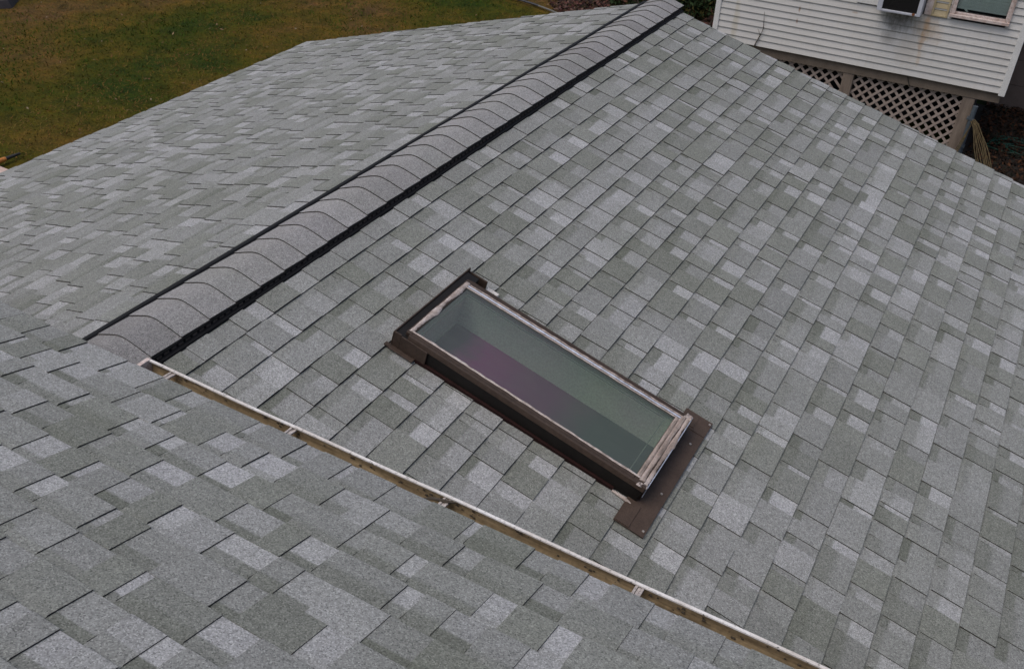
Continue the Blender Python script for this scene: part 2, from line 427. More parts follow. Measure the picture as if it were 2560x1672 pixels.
# front wall of the taller part, above and below the lower roof
mb.box(-3.9, 4.4, -5.75, -5.6, -3.9, F_Z-.04)
mb.box(-3.9, -3.75, -9.3, -5.75, -3.9, .0); mb.box(4.25, 4.4, -9.3, -5.75, -3.9, .0)
mb.box(-3.9, 4.4, -9.45, -9.3, -3.9, 1.2)
hpart(mb.build('wall', M_HWALL))

# ------------------------------------------------------------------ ridge vent
def wob(y): return .004*sin(y*1.9+.4)+.0012*sin(y*5.9)
VC = .032
def ridge_profile(o=0.0, half=.142):
    # across the ridge: x, z  (low arched cap over the plastic vent)
    pts = []
    for i in range(21):
        t = -1+2*i/20
        k = .044 if t < 0 else .037
        pts.append((VC+t*half, .020-k*(math.sqrt(t*t+.0625)-.25)/.7808+o))
    return pts
vent = tag(empty('ridge_vent'), None); vent.parent = house; vent.location = HOFF
vent['label'] = 'arched ridge vent with black plastic louvred edges'
mb = MB(); Rv = random.Random(5)
y0, yend, ev = -5.36, .035, .143
k = 0; y = y0
while y < yend:
    yb = min(y+ev, yend)
    c = Rv.choice([(.245, .242, .242), (.228, .225, .224), (.262, .260, .258), (.240, .240, .236), (.212, .208, .208)])
    kk = Rv.uniform(.93, 1.07); c = tuple(v*kk for v in c)
    jit = Rv.uniform(-.004, .004)
    pa = ridge_profile(.007); pb = ridge_profile(.001)
    for (x0, z0), (x1, z1), (x2, z2), (x3, z3) in zip(pa[:-1], pa[1:], pb[:-1], pb[1:]):
        a0, a1 = Vector((x0, y+jit, z0+wob(y))), Vector((x1, y+jit, z1+wob(y)))
        b0, b1 = Vector((x2, yb+.012, z2+wob(yb))), Vector((x3, yb+.012, z3+wob(yb)))
        mb.face([a0, a1, b1, b0], c, 0, True)
        mb.face([a0-Vector((0, -.0, .007)), a1-Vector((0, -.0, .007)), a1, a0], EDGE)
        mb.face([a0+Vector((0, -.004, -.0060)), a1+Vector((0, -.004, -.0060)), a1+Vector((0, 0, -.0060)), a0+Vector((0, 0, -.0060))], EDGE)
    for sgn, i in ((-1, 0), (1, -1)):
        p, q = Vector((pa[i][0], y+jit, pa[i][1]+wob(y))), Vector((pb[i][0], yb+.012, pb[i][1]+wob(yb)))
        d = Vector((0, 0, -.006)); fc = [p, q, q+d, p+d]
        mb.face(fc if sgn < 0 else fc[::-1], EDGE)
    # cap end at the far gable
    y += ev; k += 1
o = mb.build('cap_shingles', M_SHINGLE, vent); o['label'] = 'overlapping grey ridge cap shingles'
ys = [-5.275+i*.0352 for i in range(int(5.30/.0352)+1)]
zt = lambda x: -abs(x)*math.tan(TH)
for side in ('left', 'right'):
    mb = MB(); bb = MB()
    for i in range(len(ys)-1):
        a, b = ys[i], ys[i+1]; wa, wb_ = wob(a), wob(b)
        if side == 'right':
            prof = [(VC+.10, -.014, 1), (VC+.139, -.0178, 1), (VC+.146, -.0195, 1), (VC+.146, -.0255, 1), (VC+.139, -.026, 1), (VC+.139, zt(VC+.139)+.010, .3), (VC+.148, zt(VC+.148)+.010, .3), (VC+.158, zt(VC+.158)+.009, .3), (VC+.161, zt(VC+.161)-.004, .3)]
        else:
            prof = [(VC-.11, -.022, 1), (VC-.141, -.0255, 1), (VC-.153, zt(VC-.153)+.0165, .6), (VC-.184, zt(VC-.184)+.013, .3), (VC-.188, zt(VC-.188)+.003, .3), (VC-.184, zt(VC-.184)-.004, .3)]
        for (xa, za, ka), (xb, zb, kb) in zip(prof[:-1], prof[1:]):
            q = [Vector((xa, a, za+wa*ka)), Vector((xa, b, za+wb_*ka)), Vector((xb, b, zb+wb_*kb)), Vector((xb, a, zb+wa*kb))]
            mb.face(q[::-1] if side == 'right' else q, None, 0)
        if side == 'right':
            m_ = (a+b)/2; x0, x1 = VC+.139, VC+.1435; z0, z1 = zt(VC+.139)+.0105, -.0265
            bb.hexa([(x0, m_-.0115, z0+wa*.5), (x1+.003, m_-.0115, z0+wa*.5), (x1+.003, m_+.0115, z0+wa*.5), (x0, m_+.0115, z0+wa*.5), (x0, m_-.0115, z1+wa), (x1, m_-.0115, z1+wa), (x1, m_+.0115, z1+wa), (x0, m_+.0115, z1+wa)])
    mb.build('vent_strip', M_BLACK, vent)
    if side == 'right': bb.build('baffle_row', M_BAFFLE, vent)

# ------------------------------------------------------------------ skylight
skyl = empty('skylight'); skyl.parent = house; skyl.location = HOFF
skyl['label'] = 'long brown framed skylight with tinted glass and peeling caulk'
def qbox(mb, s0, s1, u0, u1, h0, h1): mb.box(s0, s1, u0, u1, h0, h1, T=RP)
mb = MB()   # curb: four sides, hollow
qbox(mb, .742, .806, -4.495, -3.955, -.05, .078); qbox(mb, 1.852, 1.898, -4.495, -4.008, -.05, .078); qbox(mb, .8061, .8179, -4.495, -4.456, -.05, .078); qbox(mb, .8061, .8179, -4.056, -4.008, -.05, .078)
qbox(mb, .818, 1.852, -4.495, -4.456, -.05, .078); qbox(mb, .818, 1.852, -4.056, -4.008, -.05, .078)
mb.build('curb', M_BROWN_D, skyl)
mb = MB()   # reddish primer line along the foot of the near side
qbox(mb, .86, 1.80, -4.507, -4.4955, .0, .017)
mb.build('counter_flashing', M_RUST, skyl)
mb = MB()   # frame: upper ring with sloping near face
def ring_bar(mbx, A, B, wi, ho, hi, out):
    pass
qbox(mb, .778, .807, -4.478, -4.016, .0785, .098)
qbox(mb, 1.846, 1.906, -4.478, -4.016, .0785, .098)
qbox(mb, .807, 1.846, -4.478, -4.4545, .0785, .100); qbox(mb, .807, 1.846, -4.0665, -4.016, .0785, .098)
# drip skirt on the near side
p = [RP(.80, -4.4985, .076), RP(1.904, -4.4985, .076), RP(1.904, -4.4785, .076), RP(.80, -4.4785, .076), RP(.80, -4.492, .100), RP(1.904, -4.492, .100), RP(1.904, -4.4785, .100), RP(.80, -4.4785, .100)]
mb.hexa(p)
mb.build('frame', M_BROWN, skyl, bevel=.003)
mb = MB()   # head cladding, raised brown wall round the upper end and far side
qbox(mb, .7345, .7415, -4.503, -3.925, -.01, .084); qbox(mb, .742, .775, -4.503, -4.4965, -.01, .088)
qbox(mb, .775, .905, -4.5045, -4.4985, -.01, .084)
qbox(mb, .742, .838, -3.932, -3.924, -.01, .066); qbox(mb, .742, .775, -3.954, -3.933, .03, .055)
qbox(mb, .905, 1.885, -4.0075, -3.988, .0, .045); qbox(mb, .8062, .905, -4.0075, -3.978, -.0, .050)
qbox(mb, .715, .742, -4.522, -4.503, .004, .014); qbox(mb, .74, .86, -4.528, -4.505, .008, .014)
mb.build('head_cladding', M_BROWN, skyl, bevel=.002)
mb = MB(); qbox(mb, .842, .900, -3.9235, -3.905, .006, .020)
mb.build('shingle_sliver', M_GWHITE, skyl)
# caulk beads with ragged edges
Rc = random.Random(3)
def bead(name, fs, mat, rad, n=46, fl=.45, amp=.5):
    mbx = MB(); pts = []; rr = []
    for i in range(n+1):
        t = i/n; s_, u_, h_ = fs(t)
        q = mnoise.noise(Vector((t*n/9+rad*900, rad*77, 3.1))); q2 = mnoise.noise(Vector((t*31, rad*300, 7.7)))
        pts.append((s_+.006*q*amp+.002*q2, u_+.006*q2*amp, h_)); rr.append(rad*(1+amp*q+.4*amp*q2))
    rings = []
    for i, (s_, u_, h_) in enumerate(pts):
        i0, i1 = max(0, i-1), min(n, i+1)
        ds, du = pts[i1][0]-pts[i0][0], pts[i1][1]-pts[i0][1]; l = math.hypot(ds, du) or 1
        ns, nu = -du/l, ds/l
        rings.append([RP(s_+ns*rr[i]*cos(a), u_+nu*rr[i]*cos(a), h_+rr[i]*fl*sin(a)) for a in [k*pi/5 for k in range(6)]])
    for a, b in zip(rings[:-1], rings[1:]):
        for k in range(5): mbx.face([a[k], a[k+1], b[k+1], b[k]], None, 0, True)
    for r in (rings[0], rings[-1]): mbx.face(r)
    return mbx.build(name, mat, skyl, weld=True)
H0 = .0975
bead('caulk_bead', lambda t: (.794, -4.466+.430*t, H0), M_CAULK, .0105, amp=.8)
bead('caulk_bead', lambda t: (.800+1.09*t, -4.4585, .0995), M_CAULK, .0050, n=120, amp=.5)
bead('caulk_bead', lambda t: (.800+1.07*t, -4.0635, H0), M_CAULK, .0034, n=120, amp=.3)
bead('caulk_bead', lambda t: (1.856, -4.455+.39*t, H0), M_CAULK2, .0080, amp=.3)
bead('caulk_bead', lambda t: (1.875, -4.468+.43*t, H0), M_CAULK2, .0100, amp=.3)
bead('caulk_bead', lambda t: (1.896, -4.475+.465*t, H0-.002), M_CAULK2, .0095, amp=.6)
bead('caulk_bead', lambda t: (1.878+.03*t, -4.020-.012*t, H0-.001), M_CAULK, .013, n=10, amp=.7)
bead('caulk_bead', lambda t: (1.868+.04*t, -4.487+.006*t, H0-.002), M_CAULK, .010, n=10, amp=.7)
bead('metal_strip', lambda t: (.806+1.07*t, -4.0530, H0+.001), M_SILVER, .0046, n=120, amp=.25)
bead('caulk_bead', lambda t: (.81+1.07*t, -4.0410, H0), M_CAULK2, .0040, n=120, amp=.45)
# torn silver end foil on the lower end
mb = MB(); nseg = 40
for i in range(nseg):
    t0, t1 = i/nseg, (i+1)/nseg; u0, u1 = -4.484+.47*t0, -4.484+.47*t1
    d0 = .050+.022*mnoise.noise(Vector((t0*8, 1.3, 2))); d1 = .050+.022*mnoise.noise(Vector((t1*8, 1.3, 2)))
    mb.hexa([RP(1.9065, u0, H0-d0), RP(1.9095, u0, H0-d0), RP(1.9095, u1, H0-d1), RP(1.9065, u1, H0-d1), RP(1.9065, u0, H0), RP(1.9095, u0, H0), RP(1.9095, u1, H0), RP(1.9065, u1, H0)])
mb.build('torn_foil', M_SILVER, skyl, weld=True)
mb = MB(); qbox(mb, 1.8985, 1.9055, -4.482, -4.008, .0, .078); mb.build('end_plate', M_BROWN, skyl)
mb = MB(); qbox(mb, .80, 1.868, -4.456, -4.052, .0885, .0935)
mb = MB(); mb.face([RP(.797, -4.456, .094), RP(1.862, -4.456, .094), RP(1.862, -4.058, .094), RP(.797, -4.058, .094)])
mb.build('glass_pane', M_SKYGLASS, skyl)
# light shaft under the glass
mb = MB()
for q in ([(.8065, -4.4555), (.8065, -4.0565)], [(.8065, -4.0565), (1.8515, -4.0565)], [(1.8515, -4.0565), (1.8515, -4.4555)], [(1.8515, -4.4555), (.8065, -4.4555)]):
    (a, b), (c, d) = q
    mb.face([RP(a, b, -.13), RP(c, d, -.13), RP(c, d, .078), RP(a, b, .078)])
mb.build('light_shaft', M_SHAFT, skyl)
mb = MB(); qbox(mb, .80, 1.87, -4.46, -4.04, -.15, -.125); mb.build('shade', M_SHADE, skyl)
mb = MB()
for (sa_, sb_, ua_, ub_) in ((.822, .825, -4.438, -4.078), (1.812, 1.8165, -4.438, -4.078), (.825, 1.812, -4.082, -4.078), (.825, 1.812, -4.438, -4.434)):
    qbox(mb, sa_, sb_, ua_, ub_, .072, .076)
mb.build('spacer_bar', M_SPACER, skyl)
# apron flashing
mb = MB()
mb.box(1.862, 1.990, -4.628, -3.886, .0105, .0150, T=lambda a, b, c: RP(a, b, c))
mb.box(1.864, 1.988, -3.992, -3.989, .0150, .0175, T=RP); 
mb.box(1.868, 1.925, -4.625, -4.508, .0150, .0185, T=RP); mb.box(1.862, 1.93, -3.975, -3.890, .0150, .0180, T=RP)
ap = mb.build('apron_flashing', M_FLASH, skyl)
for (s_, u_) in ((1.981, -3.905), (1.955, -4.068), (1.963, -4.392), (1.978, -4.602)):
    m2 = MB(); m2.tube([RP(s_, u_, .0152), RP(s_, u_, .0185)], .0052, 10); m2.build('screw', M_SCREW, skyl)
mb = MB()
mb.tube([RP(1.80, -4.512, .012), RP(1.86, -4.517, .016), RP(1.885, -4.521, .015)], [.005, .008, .004], 8)
mb.build('caulk_blob', M_CAULK, skyl)

# ------------------------------------------------------------------ gutter
gut = empty('gutter'); gut.parent = house; gut.location = HOFF
gut['label'] = 'white metal gutter with bronze stained inside along the foreground eave'
GX0, GX1 = .232, 4.55
prof = [(-5.262, .020), (-5.262, .031), (-5.2715, .0315), (-5.272, .0265), (-5.266, .0245), (-5.263, .0165), (-5.263, .004), (-5.265, -.010), (-5.273, -.035), (-5.290, -.048), (-5.355, -.052), (-5.362, -.045), (-5.362, .030)]
def extr(mbx, pr, x0, x1, mi_of, n=60):
    for i in range(n):
        a, b = x0+(x1-x0)*i/n, x0+(x1-x0)*(i+1)/n
        wa, wb2 = .0022*mnoise.noise(Vector((a*2.2, 0, 0))), .0022*mnoise.noise(Vector((b*2.2, 0, 0)))
        for j in range(len(pr)-1):
            (ya, za), (yb, zb) = pr[j], pr[j+1]
            mbx.face([(a, ya+wa, za+wa), (a, yb+wa, zb+wa), (b, yb+wb2, zb+wb2), (b, ya+wb2, za+wb2)], None, mi_of(j))
mb = MB(); extr(mb, prof, GX0, GX1, lambda j: 0 if j <= 2 else (2 if j <= 4 else 1))  # upper inner wall takes the painted lip shade
outer = [(-5.262, .020), (-5.263, -.005), (-5.268, -.038), (-5.288, -.052), (-5.357, -.056), (-5.366, -.047), (-5.366, .030)]
extr(mb, outer, GX0, GX1, lambda j: 0)
mb.build('trough', [M_GWHITE, M_BRONZE, M_LIP_SHADE], gut)
mb = MB()
mb.hexa([(GX0-.004, -5.366, -.056), (GX0, -5.366, -.056), (GX0, -5.262, -.056), (GX0-.004, -5.262, -.056), (GX0-.004, -5.366, .030), (GX0, -5.366, .030), (GX0, -5.262, .030), (GX0-.004, -5.262, .030)])
mb.hexa([(GX0-.016, -5.366, .030), (GX0+.001, -5.366, .030), (GX0+.001, -5.262, .030), (GX0-.016, -5.262, .030), (GX0-.016, -5.366, .034), (GX0+.001, -5.366, .034), (GX0+.001, -5.262, .034), (GX0-.016, -5.262, .034)])
mb.build('end_cap', M_SILL, gut)
for x in (.348, .897, 1.497, 2.128):
    mb = MB()
    for dx in (-.009, .0, .009):
        mb.hexa([(x+dx-.0038, -5.362, .026), (x+dx+.0038, -5.362, .026), (x+dx+.0038, -5.270, .018), (x+dx-.0038, -5.270, .018),
                 (x+dx-.0038, -5.362, .032 - (.003 if dx == 0 else 0)), (x+dx+.0038, -5.362, .032-(.003 if dx == 0 else 0)), (x+dx+.0038, -5.270, .024-(.003 if dx == 0 else 0)), (x+dx-.0038, -5.270, .024-(.003 if dx == 0 else 0))])
    mb.build('bracket', M_BRACKET, gut)
    if x > 2.6: pass
# dirt and a twig in the trough
mb = MB(); Rd = random.Random(9)
for i in range(150):
    x = Rd.uniform(GX0+.02, 2.8); z = Rd.choice([-.036, -.03, -.005, .004, .012]) + Rd.uniform(-.008, .008)
    r = Rd.uniform(.001, .0042)
    yy = -5.2655 if z > -.02 else -5.273
    mb.hexa([(x-r*1.6, yy-r, z-r*.5), (x+r*1.6, yy-r, z-r*.5), (x+r, yy, z-r), (x-r, yy, z-r), (x-r, yy-r, z+r*.4), (x+r*.7, yy-r, z+r*.6), (x+r, yy, z+r*.6), (x-r*1.2, yy, z+r*.5)])
o = mb.build('dirt_specks', M_TWIG, gut); o['kind'] = 'stuff'
mb = MB(); mb.tube([(1.42, -5.31, .018), (1.46, -5.292, .024), (1.50, -5.286, .028), (1.53, -5.275, .030)], [.002, .005, .006, .002], 6)
mb.build('stray_leaf', M_TWIG, gut)

# ------------------------------------------------------------------ ground
G = -3.9
def lawn_mat():
    m, nt, b = new_mat('patchy_autumn_lawn')
    tc = N(nt, 'ShaderNodeTexCoord'); ob = tc.outputs['Object']
    n1 = noise_n(nt, .30, 5, .62, ob); n2 = noise_n(nt, 2.3, 6, .7, ob); n3 = noise_n(nt, 22, 5, .75, ob)
    a = ramp(nt, n1.outputs[0], [(.36, (.020, .034, .002)), (.45, (.048, .046, .003)), (.54, (.080, .054, .008)), (.66, (.090, .052, .022))]).outputs[0]
    c = ramp(nt, n2.outputs[0], [(.3, (.42, .52, .4)), (.52, (.95, .95, .9)), (.72, (1.5, 1.25, 1.1))]).outputs[0]
    d = ramp(nt, n3.outputs[0], [(.3, (.5, .52, .5)), (.7, (1.45, 1.4, 1.3))]).outputs[0]
    x = mixc(nt, 1, mixc(nt, 1, a, c, 'MULTIPLY'), d, 'MULTIPLY')
    L(nt, x, b.inputs['Base Color']); b.inputs['Roughness'].default_value = .95; b.inputs['Specular IOR Level'].default_value = .1
    bump(nt, b, n3.outputs[0], .6, .03)
    return m
M_LAWN = lawn_mat()
mb = MB(); q = 400
mb.face([(-q, -q, G), (q, -q, G), (q, q, G), (-q, q, G)])
tag(mb.build('ground', M_LAWN), kind='structure')

def tone_mat(name, rough=.9):
    m, nt, b = new_mat(name); at = N(nt, 'ShaderNodeAttribute', attribute_name='tone')
    L(nt, at.outputs['Color'], b.inputs['Base Color']); b.inputs['Roughness'].default_value = rough; b.inputs['Specular IOR Level'].default_value = .15
    return m
M_TONE = tone_mat('leaf_tones')
Rg = random.Random(21)
def fbm(x, y, s): return mnoise.fractal(Vector((x*s, y*s, 1.7)), 1.0, 2.0, 4)
mb = MB(); cnt = 0
while cnt < 90000:
    x = Rg.uniform(-17.5, -2.2); y = Rg.uniform(-1.5, 15.5)
    if (-4.4 < x and y < .4) or (-10.35 < x < -9.2 and -1 < y < -.08): continue
    if y < -.35*(x+9) - 1.5: pass
    v = fbm(x, y, .33); v2 = fbm(x+40, y-9, 1.4)
    gsel = v+.5*v2+Rg.uniform(-.35, .35)
    if gsel > .25: col = (.026+.014*Rg.random(), .048+.022*Rg.random(), .004)
    elif gsel > -.12: col = (.055+.03*Rg.random(), .050+.02*Rg.random(), .005)
    else: col = (.092+.05*Rg.random(), .060+.025*Rg.random(), .019)
    an = Rg.uniform(0, 2*pi); w_ = Rg.uniform(.005, .011); hh = Rg.uniform(.02, .05)*(1.2 if gsel > .2 else .8); ln = Rg.uniform(-.06, .06)
    dx, dy = cos(an)*w_, sin(an)*w_
    mb.face([(x-dx, y-dy, G), (x+dx, y+dy, G), (x+ln, y+Rg.uniform(-.06, .06), G+hh)], col); cnt += 1
tag(mb.build('grass', M_TONE), 'patchy green and straw brown lawn grass beyond the left eave', 'grass', kind='stuff')
def leaf(mb, c, size, col, R, flat=.3):
    n = Vector((R.gauss(0, 1)*flat, R.gauss(0, 1)*flat, 1)).normalized() if flat < .9 else Vector((R.gauss(0, 1), R.gauss(0, 1), R.gauss(0, 1))).normalized()
    a = n.orthogonal().normalized(); a.rotate(Matrix.Rotation(R.uniform(0, 6.28), 3, n)); b = n.cross(a)
    c = Vector(c)
    mb.face([c-a*size, c-b*size*.5, c+a*size+n*size*.2, c+b*size*.5], col)
mb = MB()
for i in range(420):
    x = Rg.uniform(-17, -4); y = Rg.uniform(-1, 15)
    col = Rg.choice([(.16, .10, .06), (.22, .15, .09), (.12, .05, .03), (.18, .14, .10), (.10, .06, .03)])
    leaf(mb, (x, y, G+.05), Rg.uniform(.018, .045), col, Rg)
tag(mb.build('fallen_leaves', M_TONE), 'small pale fallen leaves scattered over the lawn', 'leaves', kind='stuff')
# mulch bed with dark reddish leaves
mb = MB(); Rm = random.Random(31)
edge = []
for i in range(24):
    a = 2*pi*i/24; edge.append((-4.6+2.6*cos(a)*(1+.12*sin(3*a)), 12.3+1.9*sin(a)*(1+.1*cos(5*a)), G+.006))
mb.face(edge, (.03, .018, .014))
for i in range(5200):
    a, r = Rm.uniform(0, 2*pi), math.sqrt(Rm.random())
    x, y = -4.6+2.6*r*cos(a), 12.3+1.9*r*sin(a)
    leaf(mb, (x, y, G+Rm.uniform(.01, .08)), Rm.uniform(.03, .07), Rm.choice([(.055, .022, .018), (.08, .035, .028), (.03, .018, .014), (.05, .03, .016), (.10, .06, .05)]), Rm, .5)
tag(mb.build('leaf_mulch', M_TONE), 'reddish brown leaf mulch bed in front of the dark shrubs', 'mulch', kind='stuff')
# leaf litter in the gap beside the neighbouring house
mb = MB(); mb.face([(2.0, 6.2, G+.006), (7.5, 6.2, G+.006), (7.5, 10.58, G+.006), (2.0, 10.58, G+.006)])
tag(mb.build('soil', mottled('dark_brown_soil', (.008, .006, .005), (.020, .014, .010), 4, .95)), kind='structure')  # flat sheet of very dark brown, darker than the lawn
mb = MB()
for i in range(9000):
    x, y = Rm.uniform(2.2, 5.0), Rm.uniform(6.5, 11.0)
    leaf(mb, (x, y, G+Rm.uniform(.01, .09)), Rm.uniform(.02, .05), Rm.choice([(.020, .011, .007), (.035, .016, .009), (.014, .009, .006), (.010, .011, .007), (.060, .026, .013)]), Rm, .5)
tag(mb.build('leaf_litter', M_TONE), 'dark russet leaf litter on the ground right of the lattice', 'leaf litter', kind='stuff')

# ------------------------------------------------------------------ shrubs
def shrub(loc, rx, ry, h, seed, label, n=2600, tint=1.0, stems=7):
    R = random.Random(seed); root = empty('shrub', loc); tag(root, label, 'shrub', 'dark shrubs beyond the ridge end')
    mb = MB(); st = MB(); clumps = []
    for i in range(26):
        a = R.uniform(0, 2*pi); r = math.sqrt(R.random()); zz = R.uniform(.12, 1)
        k = math.sqrt(max(0.05, 1-(zz*1.05-.35)**2*1.3))
        clumps.append((Vector((rx*r*k*cos(a), ry*r*k*sin(a), h*zz)), R.uniform(.14, .34)*h*.5, R.uniform(.5, 1.6)))
    for i in range(stems):
        c = R.choice(clumps)[0]; st.tube([(R.uniform(-.12, .12), R.uniform(-.12, .12), 0), c*.5+Vector((R.uniform(-.1, .1), 0, 0)), c], [.03, .02, .008], 6)
    for i in range(n):
        c, rad, tn = R.choice(clumps)
        d = Vector((R.gauss(0, 1), R.gauss(0, 1), R.gauss(0, .8))).normalized()*rad*(R.random()**.4)
        p = c+d
        if p.z < .02: p.z = .02
        t = tn*R.uniform(.6, 1.4)*tint
        g_ = R.random()
        col = (.018*t, .034*t, .012*t) if g_ < .72 else ((.05*t, .045*t, .012*t) if g_ < .9 else (.07*t, .03*t, .02*t))
        leaf(mb, p, R.uniform(.028, .06), col, R, 1)
    mb.build('foliage', M_TONE, root); st.build('stem', M_TWIG, root)
shrub((-2.75, 9.3, G), .75, .8, 1.5, 1, 'dark evergreen shrub against the white house corner', 3600, .8)
shrub((-3.9, 10.2, G), .9, .8, 1.25, 2, 'low dark shrub directly beyond the far end of the ridge', 3600, .9)
shrub((-4.9, 12.3, G), .9, .7, 1.25, 3, 'greener small shrub behind the reddish mulch bed', 2600, 1.25)
shrub((-3.2, 12.2, G), 1.2, .9, 1.6, 4, 'dark shrub farther back, between the ridge and the house', 3000, .6)

# ------------------------------------------------------------------ neighbouring house
nb = tag(empty('white_house', (0, 8, G)), 'white vinyl sided neighbouring house raised on posts, with rust streaked wall', 'house')
NO = Vector((0, -8, -G))
def npart(o, label=None):
    o.parent = nb; o.location = NO
    if label: o['label'] = label
    return o
YW = 8.0; SB = -2.805; CH = .1013; NX0, NX1 = -2.063, 2.454; ZT = 2.4
WIN = (1.412, 2.190, -1.850)       # window outer x0,x1,bottom
ACW = (.075, 1.262, -1.89)
YB = (1.155, 1.380, -1.885)
mb = MB(); n = int((ZT-SB)/CH)
for i in range(n):
    z0 = SB+i*CH; z1 = z0+CH
    ints = [(NX0+.075, NX1-.075)]
    def cut(ints, a, b):
        o = []
        for x0, x1 in ints:
            if b <= x0 or a >= x1: o.append((x0, x1)); continue
            if a > x0: o.append((x0, a))
            if b < x1: o.append((b, x1))
        return o
    if z1 > WIN[2] + .02 and z0 < -.2: ints = cut(ints, WIN[0]+.03, WIN[1]-.03)
    if z1 > ACW[2] + .03 and z0 < -.6: ints = cut(ints, ACW[0]+.03, 1.17)
    for x0, x1 in ints:
        m_ = max(2, int((x1-x0)/.25)); 
        for j in range(m_):
            a, b = x0+(x1-x0)*j/m_, x0+(x1-x0)*(j+1)/m_
            wa, wb2 = [.0035*mnoise.noise(Vector((v*1.3, i*.7, 4))) for v in (a, b)]
            mb.face([(a, YW-.017, z0+wa), (b, YW-.017, z0+wb2), (b, YW-.002, z1+wb2), (a, YW-.002, z1+wa)], None, 0)
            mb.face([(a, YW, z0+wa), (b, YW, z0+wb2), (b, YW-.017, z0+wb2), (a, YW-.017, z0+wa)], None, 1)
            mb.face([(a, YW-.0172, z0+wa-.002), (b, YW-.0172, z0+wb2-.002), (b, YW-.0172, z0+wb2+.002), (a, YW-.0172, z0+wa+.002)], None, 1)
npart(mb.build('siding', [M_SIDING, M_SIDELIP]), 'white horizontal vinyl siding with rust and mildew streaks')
mb = MB()
mb.box(NX0, NX1-.06, YW+.10, 14, SB-.001, SB+.1)        # floor
mb.box(NX0, NX0+.1, YW+.1, 14, SB+.1, ZT); mb.box(NX1-.1, NX1-.02, YW+.1, 14, SB+.1, ZT); mb.box(NX0, NX1, 13.9, 14, SB+.1, ZT)
mb.box(NX0+.1, ACW[0], YW+.0, YW+.1, SB+.1, ZT); 
mb.box(NX0-.3, NX1+.3, YW-.4, 14.3, ZT, ZT+.2)
mb.box(ACW[0], WIN[0], YW+.35, YW+.4, -2.2, ZT)
npart(mb.build('wall', M_TRIMW))
for nm, x0, x1, lab in (('corner_trim', NX0, NX0+.085, None), ('corner_trim', NX1-.088, NX1, None)):
    mb = MB(); mb.box(x0, x1, YW-.03, YW+.098, SB-.03, ZT-.01); npart(mb.build(nm, M_TRIMW, bevel=.004))
# under the house: rim beam, posts, lattice
mb = MB(); mb.box(NX0-.02, 2.405, YW+.03, YW+.2, SB-.155, SB-.003); npart(mb.build('beam', M_BEAM))
PZ = SB-.156
for x0, x1 in ((.135, .302), (1.918, 2.088), (-2.0, -1.83)):
    mb = MB()
    nseg = 10
    for i in range(nseg):
        z0, z1 = G+(PZ-G)*i/nseg, G+(PZ-G)*(i+1)/nseg
        mb.box(x0, x1, YW+.04, YW+.2, z0, z1) if i == 0 and False else None
    mb.box(x0, x1, YW+.04, YW+.2, G, PZ)
    npart(mb.build('post', M_WOODG, bevel=.008))
def lattice(x0, x1, z0, z1, omit=None):
    mbx = MB(); p = .1105*math.sqrt(2); wd = .036/math.sqrt(2)*2
    for dirn, yy in ((1, YW+.085), (-1, YW+.094)):
        c0 = z0-(x1-x0) if dirn > 0 else z0
        i = 0; c = -30.0 if False else (z0-x1 if dirn > 0 else z0+x0) - .3
        c = math.floor(c/p)*p
        end = (z1-x0 if dirn > 0 else z1+x1)+.3
        while c < end:
            # strip: z = dirn*x + c .. c+wd  (clip to the panel)
            poly = []
            def zz(x, cc): return dirn*x+cc
            # sample clip by Sutherland-Hodgman
            P4 = [(x0-3, zz(x0-3, c)), (x1+3, zz(x1+3, c)), (x1+3, zz(x1+3, c+wd)), (x0-3, zz(x0-3, c+wd))]
            for ax, lim, sgn in ((0, x0, 1), (0, x1, -1), (1, z0, 1), (1, z1, -1)):
                out = []
                for a, b in zip(P4, P4[1:]+P4[:1]):
                    ia, ib = sgn*(a[ax]-lim) >= 0, sgn*(b[ax]-lim) >= 0
                    if ia: out.append(a)
                    if ia != ib:
                        t = (lim-a[ax])/(b[ax]-a[ax]); out.append((a[0]+(b[0]-a[0])*t, a[1]+(b[1]-a[1])*t))
                P4 = out
                if not P4: break
            if P4 and not (omit and omit(dirn, c)):
                fr = [(x, yy, z) for x, z in P4]; bk = [(x, yy+.0085, z) for x, z in P4]
                mbx.face(fr); mbx.face(bk[::-1])
                for a in range(len(fr)): mbx.face([fr[a], bk[a], bk[(a+1) % len(fr)], fr[(a+1) % len(fr)]])
            c += p
    return mbx
npart(lattice(.3025, 1.9175, G+.03, PZ-.001).build('lattice_panel', M_LATTICE), 'tan diagonal lattice panel between the two posts')
npart(lattice(-1.8295, .1345, G+.03, PZ-.001, omit=lambda d, c: d > 0 and -3.36 < c < -3.22).build('lattice_panel', M_LATTICE), 'tan diagonal lattice panel mostly hidden by the roof, with a strip missing')
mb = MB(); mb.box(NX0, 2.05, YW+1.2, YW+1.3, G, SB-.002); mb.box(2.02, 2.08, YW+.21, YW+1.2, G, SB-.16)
npart(mb.build('crawl_space_wall', M_DARKROOM))
